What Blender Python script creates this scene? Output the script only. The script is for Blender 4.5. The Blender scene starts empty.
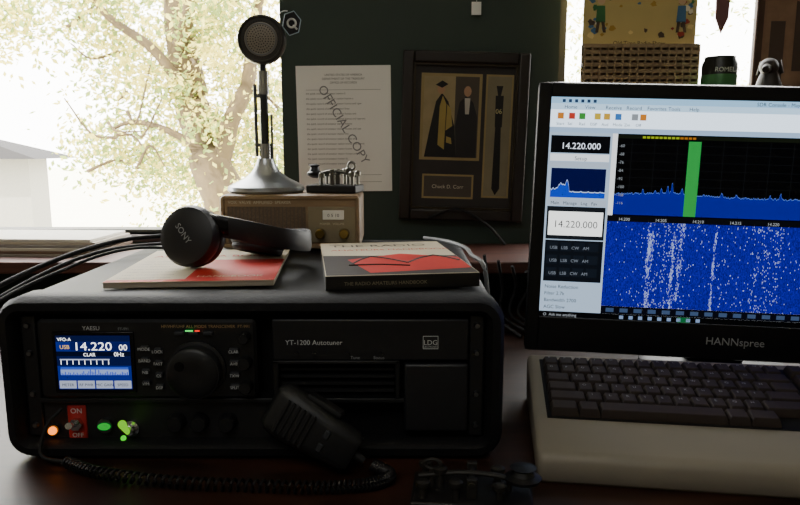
import bpy, bmesh, math, random
from mathutils import Vector, Matrix
random.seed(7)
R=math.radians
scene=bpy.context.scene
# ------------------------------------------------------------ materials
def lin(h):
    h=h.lstrip('#'); o=[]
    for i in (0,2,4):
        c=int(h[i:i+2],16)/255
        o.append(c/12.92 if c<=.04045 else ((c+.055)/1.055)**2.4)
    return tuple(o)
MC={}
def M(name,col,rough=.5,metal=0,em=0,var=.12,scale=40,bump=0,spec=.5,coat=0):
    if name in MC: return MC[name]
    m=bpy.data.materials.new(name); m.use_nodes=True; nt=m.node_tree
    b=nt.nodes['Principled BSDF']
    c=lin(col) if isinstance(col,str) else col
    b.inputs['Roughness'].default_value=rough; b.inputs['Metallic'].default_value=metal
    b.inputs['Specular IOR Level'].default_value=spec
    b.inputs['Coat Weight'].default_value=coat
    b.inputs['Base Color'].default_value=(*c,1)
    if em:
        b.inputs['Emission Color'].default_value=(*c,1); b.inputs['Emission Strength'].default_value=em
        b.inputs['Base Color'].default_value=(c[0]*.03,c[1]*.03,c[2]*.03,1); b.inputs['Specular IOR Level'].default_value=.15
    else:
        tc=nt.nodes.new('ShaderNodeTexCoord'); nz=nt.nodes.new('ShaderNodeTexNoise'); nz.inputs['Scale'].default_value=scale
        nz.inputs['Detail'].default_value=4
        nt.links.new(tc.outputs['Object'],nz.inputs['Vector'])
        mx=nt.nodes.new('ShaderNodeMix'); mx.data_type='RGBA'
        mx.inputs[6].default_value=(*[x*(1-var) for x in c],1); mx.inputs[7].default_value=(*[min(1,x*(1+var)) for x in c],1)
        nt.links.new(nz.outputs['Fac'],mx.inputs[0]); nt.links.new(mx.outputs[2],b.inputs['Base Color'])
        if bump:
            bp=nt.nodes.new('ShaderNodeBump'); bp.inputs['Strength'].default_value=bump; bp.inputs['Distance'].default_value=.002
            nt.links.new(nz.outputs['Fac'],bp.inputs['Height']); nt.links.new(bp.outputs['Normal'],b.inputs['Normal'])
    MC[name]=m; return m
def wood(name,c1,c2,rough=.3,scale=6,stretch=(1,8,8),coat=0):
    m=bpy.data.materials.new(name); m.use_nodes=True; nt=m.node_tree; b=nt.nodes['Principled BSDF']
    tc=nt.nodes.new('ShaderNodeTexCoord'); mp=nt.nodes.new('ShaderNodeMapping'); mp.inputs['Scale'].default_value=stretch
    nz=nt.nodes.new('ShaderNodeTexNoise'); nz.inputs['Scale'].default_value=scale; nz.inputs['Detail'].default_value=8; nz.inputs['Distortion'].default_value=.6
    cr=nt.nodes.new('ShaderNodeValToRGB'); cr.color_ramp.elements[0].position=.3; cr.color_ramp.elements[1].position=.7
    cr.color_ramp.elements[0].color=(*lin(c1),1); cr.color_ramp.elements[1].color=(*lin(c2),1)
    nt.links.new(tc.outputs['Object'],mp.inputs[0]); nt.links.new(mp.outputs[0],nz.inputs['Vector']); nt.links.new(nz.outputs['Fac'],cr.inputs[0]); nt.links.new(cr.outputs[0],b.inputs['Base Color'])
    b.inputs['Roughness'].default_value=rough; b.inputs['Coat Weight'].default_value=coat
    MC[name]=m; return m
# ------------------------------------------------------------ geometry helpers
def grp(name,loc=(0,0,0),rot=(0,0,0)):
    e=bpy.data.objects.new(name,None); e.empty_display_size=.05
    e.location=loc; e.rotation_euler=rot; scene.collection.objects.link(e); return e
def mk(name,parent,verts,faces,mat,smooth=True,bevel=0,angle=38,fixn=True):
    me=bpy.data.meshes.new(name); me.from_pydata([tuple(v) for v in verts],[],faces); me.update()
    if fixn:
        bm=bmesh.new(); bm.from_mesh(me); bmesh.ops.recalc_face_normals(bm,faces=bm.faces); bm.to_mesh(me); bm.free()
    if mat: me.materials.append(mat)
    if smooth:
        for p in me.polygons: p.use_smooth=True
        me.set_sharp_from_angle(angle=R(angle))
    o=bpy.data.objects.new(name,me); scene.collection.objects.link(o)
    if parent: o.parent=parent
    if bevel:
        b=o.modifiers.new('bevel','BEVEL'); b.width=bevel; b.segments=3; b.limit_method='ANGLE'; b.angle_limit=R(40)
    return o
BF=[(0,1,3,2),(4,6,7,5),(0,4,5,1),(2,3,7,6),(0,2,6,4),(1,5,7,3)]
def boxv(x0,x1,y0,y1,z0,z1):
    return [(x,y,z) for x in (x0,x1) for y in (y0,y1) for z in (z0,z1)]
def box(name,parent,x0,x1,y0,y1,z0,z1,mat,bevel=0):
    return mk(name,parent,boxv(x0,x1,y0,y1,z0,z1),BF,mat,bevel=bevel)
def boxes(name,parent,lst,mat,bevel=0):
    V=[];F=[]
    for b in lst:
        n=len(V); V+=boxv(*b); F+=[tuple(i+n for i in f) for f in BF]
    return mk(name,parent,V,F,mat,bevel=bevel)
def loft(name,parent,loops,mat,caps=(1,1),bevel=0,angle=38):
    V=[];F=[];n=len(loops[0])
    for l in loops: V+=l
    for k in range(len(loops)-1):
        for i in range(n):
            j=(i+1)%n; F.append((k*n+i,k*n+j,(k+1)*n+j,(k+1)*n+i))
    if caps[0]: F.append(tuple(range(n)))
    if caps[1]: F.append(tuple((len(loops)-1)*n+i for i in range(n)))
    return mk(name,parent,V,F,mat,bevel=bevel,angle=angle)
def rr(x0,x1,z0,z1,r,y,ins=0,n=6,ax='y'):
    x0+=ins;x1-=ins;z0+=ins;z1-=ins;r=max(r-ins,.0005);P=[]
    for cx,cz,a0 in ((x1-r,z1-r,0),(x0+r,z1-r,90),(x0+r,z0+r,180),(x1-r,z0+r,270)):
        for i in range(n+1):
            a=R(a0+90*i/n); u=cx+r*math.cos(a); w=cz+r*math.sin(a)
            P.append((u,y,w) if ax=='y' else (u,w,y))
    return P
def frame_of(d):
    d=Vector(d).normalized(); up=Vector((0,0,1)) if abs(d.z)<.95 else Vector((0,1,0))
    s=d.cross(up).normalized(); u=s.cross(d).normalized(); return d,s,u
def cyl(name,parent,p0,p1,r0,mat,r1=None,seg=24,bevel=0):
    if r1 is None:r1=r0
    p0=Vector(p0);p1=Vector(p1);d,s,u=frame_of(p1-p0)
    L=[[p+(s*math.cos(a)+u*math.sin(a))*r for a in [2*math.pi*i/seg for i in range(seg)]] for p,r in((p0,r0),(p1,r1))]
    return loft(name,parent,L,mat,bevel=bevel)
def lathe(name,parent,c,axis,prof,mat,seg=40):
    c=Vector(c);d,s,u=frame_of(axis)
    L=[[c+d*h+(s*math.cos(a)+u*math.sin(a))*max(r,.0001) for a in [2*math.pi*i/seg for i in range(seg)]] for r,h in prof]
    return loft(name,parent,L,mat)
def torus(name,parent,c,axis,Rr,r,mat,seg=40,sg=12):
    c=Vector(c);d,s,u=frame_of(axis);V=[];F=[]
    for i in range(seg):
        a=2*math.pi*i/seg; e=s*math.cos(a)+u*math.sin(a)
        for j in range(sg):
            b=2*math.pi*j/sg; V.append(c+e*(Rr+r*math.cos(b))+d*r*math.sin(b))
    for i in range(seg):
        for j in range(sg):
            F.append((i*sg+j,((i+1)%seg)*sg+j,((i+1)%seg)*sg+(j+1)%sg,i*sg+(j+1)%sg))
    return mk(name,parent,V,F,mat,angle=80)
def ball(name,parent,c,r,mat,sc=(1,1,1),seg=20):
    bm=bmesh.new(); bmesh.ops.create_uvsphere(bm,u_segments=seg,v_segments=seg//2+2,radius=r)
    V=[(v.co.x*sc[0]+c[0],v.co.y*sc[1]+c[1],v.co.z*sc[2]+c[2]) for v in bm.verts]; F=[tuple(v.index for v in f.verts) for f in bm.faces]; bm.free()
    return mk(name,parent,V,F,mat,angle=80)
def spl(pts,n=8):
    P=[Vector(p) for p in pts]; P=[P[0]*2-P[1]]+P+[P[-1]*2-P[-2]];o=[]
    for i in range(1,len(P)-2):
        for k in range(n):
            t=k/n;a,b,c,d=P[i-1],P[i],P[i+1],P[i+2]
            o.append(.5*((2*b)+(c-a)*t+(2*a-5*b+4*c-d)*t*t+(3*b-a-3*c+d)*t**3))
    o.append(P[-2]);return o
def tube(name,parent,pts,r,mat,n=8,seg=10,smooth=True):
    P=spl(pts,n) if smooth else [Vector(p) for p in pts]; L=[]
    for i,p in enumerate(P):
        d=(P[min(i+1,len(P)-1)]-P[max(i-1,0)]); d,s,u=frame_of(d)
        L.append([p+(s*math.cos(a)+u*math.sin(a))*r for a in [2*math.pi*k/seg for k in range(seg)]])
    return loft(name,parent,L,mat,angle=70)
def ribbon(name,parent,pts,th,h,mat,n=8):
    P=spl(pts,n);L=[]
    for i,p in enumerate(P):
        d=(P[min(i+1,len(P)-1)]-P[max(i-1,0)]);d.z=0;d.normalize();s=Vector((d.y,-d.x,0));u=Vector((0,0,1))
        prof=[(-.5,-.3),(-.3,-.5),(.3,-.5),(.5,-.3),(.5,.3),(.3,.5),(-.3,.5),(-.5,.3)]
        L.append([p+s*a*th+u*b*h for a,b in prof])
    return loft(name,parent,L,mat,angle=50)
def coil(name,parent,pts,R0,r,turns,mat):
    P=spl(pts,30);N=len(P);out=[];T=turns*10
    for k in range(T+1):
        f=k/T*(N-1);i=min(int(f),N-2);p=P[i].lerp(P[i+1],f-i);d,s,u=frame_of(P[i+1]-P[i]);a=2*math.pi*k/10
        out.append(p+(s*math.cos(a)+u*math.sin(a))*R0)
    return tube(name,parent,out,r,mat,seg=6,smooth=False)
def rect(name,parent,x0,x1,z0,z1,y,mat):
    return mk(name,parent,[(x0,y,z0),(x1,y,z0),(x1,y,z1),(x0,y,z1)],[(0,1,2,3)],mat,smooth=False,fixn=False)
def rects(name,parent,lst,y,mat):
    V=[];F=[]
    for x0,x1,z0,z1 in lst:
        n=len(V);V+=[(x0,y,z0),(x1,y,z0),(x1,y,z1),(x0,y,z1)];F.append((n,n+1,n+2,n+3))
    return mk(name,parent,V,F,mat,smooth=False,fixn=False)
def poly(name,parent,pts,y,mat):
    return mk(name,parent,[(a,y,b) for a,b in pts],[tuple(range(len(pts)))],mat,smooth=False,fixn=False)
def text(name,parent,s,x,y,z,size,mat,rot=(R(90),0,0),al='LEFT',ex=0,sx=1):
    c=bpy.data.curves.new(name,'FONT');c.body=s;c.size=size;c.align_x=al;c.extrude=ex;c.resolution_u=3
    c.materials.append(mat);o=bpy.data.objects.new(name,c);o.location=(x,y,z);o.rotation_euler=rot;o.scale=(sx,1,1)
    scene.collection.objects.link(o);o.parent=parent;return o
# ------------------------------------------------------------ palette
black=M('black_plastic','#111214',.45,scale=200,bump=.05)
blackm=M('black_matte','#0d0d0f',.7,scale=300,bump=.15)
casem=M('case_rubber','#121214',.6,scale=260,bump=.25,spec=.22)
gloss=M('black_gloss','#0b0b0d',.25,spec=.35)
chrome=M('chrome','#c8cacc',.18,1)
steel=M('dull_steel','#77797b',.35,1)
brass=M('brass','#8a7440',.35,1)
wht=M('white_print','#cfd2d2',.6,var=.03)
gry=M('grey_print','#9da0a2',.6,var=.03)
red=M('red_print','#a81f1c',.5)
beige=M('beige_plastic','#827b6e',.5,var=.05,scale=15,bump=.03)
cream=M('cream_paper','#c9c0a8',.7,var=.08,scale=20)
paperm=M('white_paper','#f4f4f0',.7,var=.03,scale=10)
wallm=M('dark_green_paint','#2c3c33',.6,var=.15,scale=4,bump=.05)
wall2=M('room_paint','#8a8474',.8,var=.06,scale=3)
deskw=wood('desk_wood','#1c0e09','#3a2016',.42)
shelfw=wood('shelf_wood','#3a1d14','#5c3326',.55)
dkp=M('dark_print','#3c3028')
def E(name,col,s=1): return M('glow_'+name,col,em=s)
# ------------------------------------------------------------ ROOM
WY=1.45
box('floor',None,-2.2,2.2,-2.4,1.6,-.80,-.75,wood('floor_wood','#3a2a1c','#5a4430',.5))
box('ceiling',None,-2.2,2.2,-2.4,1.6,1.75,1.8,M('ceiling_paint','#b8b4a8',.9))
box('wall_left',None,-2.2,-2.15,-2.4,1.45,-.75,1.75,wall2)
box('wall_right',None,2.15,2.2,-2.4,1.45,-.75,1.75,wall2)
box('wall_front',None,-2.2,2.2,-2.45,-2.4,-.75,1.75,wall2)
WL0,WL1,WR0,WR1,WB,WT=-1.75,-.249,.334,1.35,.14,1.15
boxes('wall_back',None,[(-2.2,WL0,WY,WY+.12,-.75,1.75),(WL1,WR0,WY,WY+.12,-.75,1.75),(WR1,2.2,WY,WY+.12,-.75,1.75),
  (WL0,WL1,WY,WY+.12,-.75,WB),(WR0,WR1,WY,WY+.12,-.75,WB),(WL0,WL1,WY,WY+.12,WT,1.75),(WR0,WR1,WY,WY+.12,WT,1.75)],wallm)
def window(name,x0,x1,mull):
    g=grp(name); t=.022
    fm=M('window_frame_paint','#3a3a34',.5)
    boxes('frame',g,[(x0,x0+t,WY+.03,WY+.08,WB,WT),(x1-t*.35,x1,WY+.03,WY+.08,WB,WT),(x0,x1,WY+.03,WY+.08,WT-t,WT),(x0,x1,WY+.03,WY+.08,WB,WB+.008)]+
      [(m-.012,m+.012,WY+.03,WY+.08,WB,WT) for m in mull],fm,.002)
window('window_1',WL0,WL1,[-1.0]); window('window_2',WR0,WR1,[.93])
box('trim_1',None,WL0-.02,WL1+.004,WY-.01,WY+.12,WB-.015,WB,M('sill_paint','#3a2c26',.7),.002)
# desk
g=grp('desk')
box('top',g,-1.6,1.7,.36,1.44,-.035,0,deskw,.004)
boxes('legs',g,[(-1.55,-1.48,.4,.47,-.75,-.035),(1.58,1.65,.4,.47,-.75,-.035),(-1.55,-1.48,1.34,1.41,-.75,-.035),(1.58,1.65,1.34,1.41,-.75,-.035)],deskw,.003)
box('apron',g,-1.5,1.6,.42,.44,-.13,-.035,deskw)
g=grp('desk_riser_shelf')
box('board',g,-1.55,1.6,1.2,1.44,.100,.122,shelfw,.003)
boxes('supports',g,[(-1.5,-1.46,1.22,1.42,0,.1),(-.5,-.47,1.22,1.42,0,.1),(.13,.16,1.3,1.42,0,.1),(1.5,1.54,1.22,1.42,0,.1)],shelfw)
# ------------------------------------------------------------ RACK CASE
X0,X1,Z0,Z1=-.419,.109,.001,.177
g=grp('rack_case')
loft('shell',g,[rr(X0,X1,Z0,Z1,.028,1.13,.012),rr(X0,X1,Z0,Z1,.028,1.12,.003),rr(X0,X1,Z0,Z1,.028,.715,.003),rr(X0,X1,Z0,Z1,.028,.708,0),
  rr(X0,X1,Z0,Z1,.028,.675,0),rr(X0,X1,Z0,Z1,.028,.666,.005),rr(X0,X1,Z0,Z1,.028,.665,.013),rr(X0,X1,Z0,Z1,.026,.671,.018),rr(X0,X1,Z0,Z1,.026,.70,.019)],casem)
rails=[(X0+.02,X0+.036,.679,.70,.022,.156),(X1-.036,X1-.02,.679,.70,.022,.156)]
boxes('rack_rails',g,rails,black,.002)
for i,(x,z) in enumerate([(x,z) for x in (X0+.028,X1-.028) for z in (.145,.115,.07,.035)]):
    cyl('screw_%d'%i,g,(x,.679,z),(x,.676,z),.0035,steel,.0025,seg=12)
boxes('shelf_plate',g,[(X0+.036,X1-.036,.675,.70,.061,.066)],black,.001)
boxes('side_latches',g,[(X1-.002,X1+.005,.74,.79,.06,.12)],steel,.002)
# ---------------- transceiver
g=grp('radio_transceiver')
XA,XB,ZA,ZB=-.379,-.150,.067,.153
loft('chassis',g,[rr(XA,XB,ZA,ZB,.006,.70),rr(XA,XB,ZA,ZB,.006,.675),rr(XA,XB,ZA,ZB,.006,.672,.003)],black)
sx0,sx1,sz0,sz1=-.358,-.281,.0785,.1365
box('display_bezel',g,sx0-.004,sx1+.004,.670,.673,sz0-.004,sz1+.004,gloss,.001)
def sr(nm,a,b,c,d,col,s,y=.6696): rect(nm,g,sx0+a,sx0+b,sz1-d,sz1-c,y,E(nm,col,s))
sr('lcd_back',0,.077,0,.058,'#0c2a9c',.7)
sr('lcd_top',0,.077,0,.0065,'#0a1a50',.6,.6694)
sr('lcd_freq',.015,.077,.0068,.016,'#08186a',.7,.6694)
sr('lcd_clar',.0,.077,.0168,.0225,'#040c28',.8,.6694)
sr('lcd_meterbg',.0,.077,.0228,.0325,'#061650',.7,.6695)
sr('lcd_scope',.003,.074,.0365,.0425,'#9fb8f0',.9,.6694)
sr('lcd_scope2',.003,.074,.034,.0365,'#3c62e0',.9,.6694)
sr('lcd_meter',.003,.055,.025,.0262,'#cfdcff',1.0,.6694)
W=E('lcd_white','#ffffff',2.2)
text('freq_digits',g,'14.220',sx0+.018,.669,sz1-.0155,.0125,W,sx=1.2)
text('freq_small',g,'00',sx0+.0655,.669,sz1-.0155,.009,W)
text('lcd_lbl1',g,'VFO-A',sx0+.002,.669,sz1-.0055,.005,W)
text('lcd_lbl2',g,'USB',sx0+.004,.669,sz1-.014,.006,E('yl','#ffd060',1.2))
text('lcd_lbl3',g,'CLAR',sx0+.028,.669,sz1-.022,.0052,W)
text('lcd_lbl4',g,'0Hz',sx0+.060,.669,sz1-.022,.0065,W)
bars=[];
for i in range(40):
    h=.001+.004*random.random()*(1 if abs(i-20)>6 else 1.3); bars.append((sx0+.004+i*.00175,sx0+.005+i*.00175,sz1-.0425,sz1-.0425+h))
rects('lcd_bars',g,bars,.6691,E('lcd_bar','#1840d0',1.1))
rects('lcd_ticks',g,[(sx0+.004+i*.0062,sx0+.0047+i*.0062,sz1-.031,sz1-.0262) for i in range(9)],.6692,W)
for i,s in enumerate(['METER','RF PWR','MIC GAIN','SPEED']):
    rect('lcd_btn_%d'%i,g,sx0+.001+i*.0192,sx0+.0187+i*.0192,sz0+.001,sz0+.0095,.6692,E('btn','#b9c2d8',.9))
    text('lcd_btnt_%d'%i,g,s,sx0+.0098+i*.0192,.669,sz0+.0035,.0042,E('btn_t','#0a1440',.3),al='CENTER')
text('maker_label',g,'YAESU',sx0+.028,.6712,sz1+.0055,.0062,wht)
text('model_label',g,'FT-991',sx1-.012,.6712,sz1+.0055,.004,gry)
text('strip_label',g,'HF/VHF/UHF ALL MODE TRANSCEIVER  FT-991',XB-.098,.6712,ZB-.0085,.0045,M('amber_print','#b08f60',.5))
KC=(-.2126,.672,.1)
lathe('main_dial',g,KC,(0,-1,0),[(.0305,0),(.0305,.003),(.027,.004),(.0265,.018),(.024,.020),(.012,.0205),(.0001,.019)],black,64)
lathe('dial_grip',g,KC,(0,-1,0),[(.0272,.006),(.0278,.008),(.0278,.016),(.0272,.018)],M('dial_rubber','#1a1b20',.6),64)
cyl('dial_dimple',g,(KC[0]-.012,.6515,KC[2]+.009),(KC[0]-.012,.651,KC[2]+.009),.005,gloss)
bt=[];
for i in range(4): bt.append((-.270,-.262,.668,.673,.083+i*.0125,.088+i*.0125))
for i in range(4): bt.append((-.178,-.168,.668,.673,.078+i*.013,.084+i*.013)); bt.append((-.256,-.248,.668,.673,.078+i*.013,.084+i*.013))
for i in range(3): bt.append((-.234+i*.015,-.224+i*.015,.668,.673,.137,.141))
boxes('buttons',g,bt,M('button_grey','#2a2c30',.5),.001)
for i in range(4): text('side_label_%d'%i,g,['V/M','NB','BAND','MODE'][i],-.266,.6675,.0835+i*.0125,.0046,wht,al='CENTER')
for i in range(4):
    text('r_label_%d'%i,g,['SPLIT','TXW','A>B','CLAR'][i],-.173,.6675,.0793+i*.013,.0044,wht,al='CENTER')
    text('l_label_%d'%i,g,['DSP','CS','FAST','LOCK'][i],-.252,.6675,.0793+i*.013,.0044,wht,al='CENTER')
rect('tx_led',g,-.222,-.214,.1415,.1430,.6675,E('led_green','#30ff60',1.5))
rect('busy_led',g,-.212,-.207,.1415,.1430,.6675,E('led_red','#ff3020',1.5))
for i,(x,z,r) in enumerate([(-.161,.135,.006),(-.161,.108,.007),(-.161,.082,.007)]):
    lathe('small_knob_%d'%i,g,(x,.672,z),(0,-1,0),[(r,0),(r,.010),(r*.8,.012),(.0001,.012)],black,24)
# ---------------- tuner
g=grp('antenna_tuner')
XA,XB=-.134,.072
box('front_panel',g,XA,XB,.674,.70,.108,.153,M('tuner_panel','#141519',.4),.002)
text('name_label',g,'YT-1200 Autotuner',-.120,.6735,.1255,.0074,wht)
boxes('logo_box',g,[(.024,.040,.6734,.674,.121,.1215),(.024,.040,.6734,.674,.1345,.135),(.024,.0245,.6734,.674,.121,.135),(.0395,.040,.6734,.674,.121,.135)],wht)
text('logo',g,'LDG',.032,.6734,.1255,.0075,wht,al='CENTER')
text('logo_sub',g,'ELECTRONICS',.032,.6734,.1225,.0026,wht,al='CENTER')
text('tune_lbl',g,'Tune',-.052,.6735,.110,.0048,gry); text('status_lbl',g,'Status',-.028,.6735,.110,.0048,gry)
for i,x in enumerate((-.108,-.09,-.055,-.02)): cyl('jack_%d'%i,g,(x,.674,.1155),(x,.671,.1155),.0022,black,seg=12)
boxes('lower_bay',g,[(XA,XA+.006,.674,.70,.066,.108),(-.005,.0,.674,.70,.066,.108),(XA,.0,.674,.70,.104,.108)],black,.001)
box('blank_module',g,.004,.072,.672,.70,.030,.105,M('module_black','#17181c',.45),.003)
boxes('bay_slats',g,[(-.128,-.006,.684,.70,.070+i*.008,.073+i*.008) for i in range(4)],blackm)
# ---------------- switch panel
g=grp('switch_panel')
box('plate',g,-.383,-.14,.682,.70,.012,.060,M('panel_paint','#161618',.5),.001)
box('red_plate',g,-.3575,-.3375,.6805,.683,.018,.056,red,.001)
text('on_lbl',g,'ON',-.3475,.680,.0475,.008,wht,al='CENTER'); text('off_lbl',g,'OFF',-.3475,.680,.0205,.007,wht,al='CENTER')
cyl('toggle_nut',g,(-.3475,.681,.036),(-.3475,.675,.036),.007,chrome,seg=6)
cyl('toggle_bat',g,(-.3475,.676,.036),(-.344,.655,.044),.002,chrome,.0035)
cyl('amber_bezel',g,(-.373,.682,.029),(-.373,.678,.029),.006,steel)
ball('amber_lamp',g,(-.373,.677,.029),.0045,E('amber',(1.0,.22,.005),3.2))
cyl('green_bezel',g,(-.317,.682,.034),(-.317,.677,.034),.008,steel)
ball('green_lamp',g,(-.317,.676,.034),.005,E('grn',(.01,.5,.04),.9),sc=(1.4,.6,.8))
lathe('green_nut',g,(-.290,.682,.030),(0,-1,0),[(.009,0),(.009,.003),(.006,.004),(.006,.009),(.0045,.010)],chrome,24)
cyl('green_lit_toggle',g,(-.291,.674,.028),(-.286,.650,.048),.0022,E('grn2',(.22,.72,.015),1.0),.0042)
ball('green_lit_tip',g,(-.286,.650,.048),.0042,E('grn2',(.22,.72,.015),1.0))
ball('green_lamp_2',g,(-.297,.676,.021),.003,E('grn3',(.05,.7,.02),1.3))
for i,x in enumerate((-.24,-.215,-.185)): lathe('panel_knob_%d'%i,g,(x,.682,.038),(0,-1,0),[(.010,0),(.009,.010),(.0075,.012),(.0001,.012)],black,24)
# ---------------- hand mic + cord
g=grp('hand_microphone',(-.046,.632,.024),(R(-14),R(-60),R(4)))
hmm=M('handmic_plastic','#151618',.5,scale=200,bump=.05)
L=[]
for z,w,t,r in [(0,.036,.018,.008),(.006,.044,.024,.011),(.04,.050,.030,.013),(.075,.056,.034,.014),(.092,.054,.030,.013),(.099,.044,.018,.008)]:
    L.append(rr(-w/2,w/2,-t/2,t/2,r,z,ax='z'))
loft('body',g,L,hmm,angle=50)
boxes('grille',g,[(-.018,.018,-.0185,-.016,.05+i*.006,.053+i*.006) for i in range(6)],blackm,.0005)
box('ptt_bar',g,.025,.031,-.008,.008,.03,.07,blackm,.002)
boxes('buttons',g,[(-.012,-.003,-.0165,-.013,.03,.036),(.003,.012,-.0165,-.013,.03,.036)],M('button_grey','#2a2c30'),.001)
cyl('strain_relief',g,(0,0,.002),(0,0,-.012),.005,blackm,.0035)
box('hanger_clip',g,-.010,.010,.014,.022,.045,.075,steel,.001)
g=grp('coiled_cord')
coil('coil',g,[(-.345,.648,.0075),(-.30,.625,.0075),(-.22,.607,.0075),(-.14,.600,.0075),(-.07,.597,.0075),(-.025,.605,.0075),(-.010,.622,.0075),(-.028,.630,.014)],.0052,.0016,75,M('cord_black','#161619',.4))
tube('lead',g,[(-.345,.648,.0075),(-.375,.655,.012),(-.372,.665,.04),(-.36,.675,.055)],.002,blackm)
# ------------------------------------------------------------ things on the case
T=.1772
g=grp('booklet',(-.324,.712,T),(0,0,R(5)))
box('pages',g,0,.184,0,.225,0,.006,M('page_edge','#a59a88',.8),.0008)
cv=M('booklet_cream','#c2b69e',.65,var=.1,scale=30,spec=.2)
rcv=M('booklet_red','#b5281f',.6,spec=.2)
box('cover',g,-.001,.185,-.001,.226,.006,.0068,cv)
box('cover_red',g,.085,.1845,-.0005,.14,.0068,.0071,rcv)
box('cover_red_strip',g,.0,.085,.0,.012,.0068,.0070,rcv)
text('cover_title',g,'ANTENNA BOOK',.01,.165,.0071,.02,rcv,rot=(0,0,0))
text('cover_small',g,'HANDBOOK',.095,.02,.0074,.013,cream,rot=(0,0,0))
for i in range(7): text('cover_ln%d'%i,g,'radio amateurs notes',.008,.02+i*.018,.0071,.0068,dkp,rot=(0,0,0))
g=grp('paperback_book',(-.080,.702,T),(0,0,R(8)))
box('pages',g,.002,.168,.003,.245,.001,.0145,M('page_edge','#a59a88',.8))
bki=M('book_ink','#2c2420',.6,spec=.25)
box('cover_spine',g,0,.170,-.0005,.003,0,.0155,M('book_black','#17140f',.5),.0008)
box('cover_top',g,0,.170,0,.248,.0145,.0158,cv,.0005)
box('cover_bottom',g,0,.170,0,.248,0,.001,M('book_black','#17140f',.35))
mk('cover_dark_band',g,[(.001,.001,.0159),(.169,.001,.0159),(.169,.12,.0159),(.001,.135,.0159)],[(0,1,2,3)],bki,smooth=False)
mk('cover_red_art',g,[(.05,.012,.0161),(.168,.03,.0161),(.169,.105,.0161),(.10,.14,.0161),(.03,.10,.0161)],[(0,1,2,3,4)],rcv,smooth=False)
for k,(a,b,c,d) in enumerate([(.03,.06,.06,.12),(.06,.12,.10,.07),(.10,.07,.14,.12),(.14,.12,.165,.08),(.03,.06,.10,.05)]):
    tube('cover_art_%d'%k,g,[(a,b,.0162),((a+c)/2,(b+d)/2+.006,.0162),(c,d,.0162)],.0012,bki)
text('cover_title',g,'THE RADIO',.012,.205,.0161,.026,dkp,rot=(0,0,0))
text('cover_title2',g,'AMATEURS HANDBOOK',.012,.172,.0161,.0145,rcv,rot=(0,0,0))
text('spine_text',g,'THE RADIO AMATEURS HANDBOOK',.02,-.0008,.005,.0055,M('spine_print','#8a8068',.7))
# headphones
g=grp('headphones',(-.252,.80,.2225))
hpm=M('hp_black','#131417',.5,scale=200); pad=M('hp_pad','#0f0f11',.65)
ax=Vector((-.22,-.95,.24)).normalized()
def cup(pref,c,ax,k=1):
    lathe(pref+'_shell',g,c,ax,[(.0001,.016*k),(.026,.0165*k),(.034,.013*k),(.0375,.006*k),(.0375,-.002),(.034,-.007),(.030,-.008)],hpm,48)
    torus(pref+'_cushion',g,Vector(c)-ax*.013*k,ax,.028,.0085*k,pad)
    torus(pref+'_ring',g,Vector(c)+ax*.0135*k,ax,.0275,.0012,gloss)
cup('cup_1',(0,0,.0005),ax)
cup('cup_2',(.062,.088,-.0185),Vector((.15,.25,.95)).normalized(),.7)
q=ax.to_track_quat('Z','Y')
t=text('logo',g,'SONY',0,0,0,.0105,gry,al='CENTER'); t.location=Vector((-.004,0,.0))+ax*.0170; t.rotation_euler=(q@Matrix.Rotation(R(-50),4,'Z').to_quaternion()).to_euler()
P=[(.0,.006,.018),(.03,.0,.014),(.07,.002,.006),(.112,.022,-.006),(.132,.06,-.014),(.125,.09,-.014),(.105,.105,-.016),(.075,.11,-.016)]
ribbon('headband',g,P,.0065,.026,hpm)
ribbon('yoke_1',g,[(-.005,.002,.026),(.02,-.004,.02),(.045,-.001,.012)],.009,.020,gloss)
ribbon('band_pad',g,[(.08,.012,.002),(.109,.03,-.006),(.124,.058,-.013),(.118,.085,-.013),(.10,.098,-.014)],.009,.022,pad)
g=grp('signal_cable')
tube('run_1',g,[(-.28,1.10,.183),(-.36,1.06,.19),(-.44,.99,.187),(-.52,.88,.155),(-.58,.74,.10),(-.62,.6,.01)],.0035,blackm)
tube('run_2',g,[(-.22,1.06,.182),(-.34,1.02,.184),(-.43,.93,.182),(-.50,.82,.145),(-.56,.68,.08),(-.60,.5,.01)],.0026,blackm)
tube('run_3',g,[(-.30,.97,.181),(-.38,.94,.187),(-.44,.88,.172),(-.51,.76,.125),(-.57,.6,.004)],.0022,blackm)
g=grp('grey_cable')
tube('run',g,[(.04,1.10,.1805),(.075,1.06,.1805),(.098,.99,.1805),(.1,.92,.1805),(.113,.88,.17),(.122,.90,.10),(.13,.97,.005)],.003,M('grey_cable_skin','#77797a',.5))
g=grp('power_cables')
for i in range(4):
    x=.15+.025*i
    tube('drop_%d'%i,g,[(x,1.17,.14-.01*i),(x+.01,1.185,.08),(x+.02-.01*i,1.17,.03),(x+.06,1.12,.005)],.003,blackm)
tube('drop_top',g,[(.06,1.42,.18),(.12,1.41,.20),(.18,1.40,.17),(.22,1.38,.128)],.003,blackm)
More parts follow.
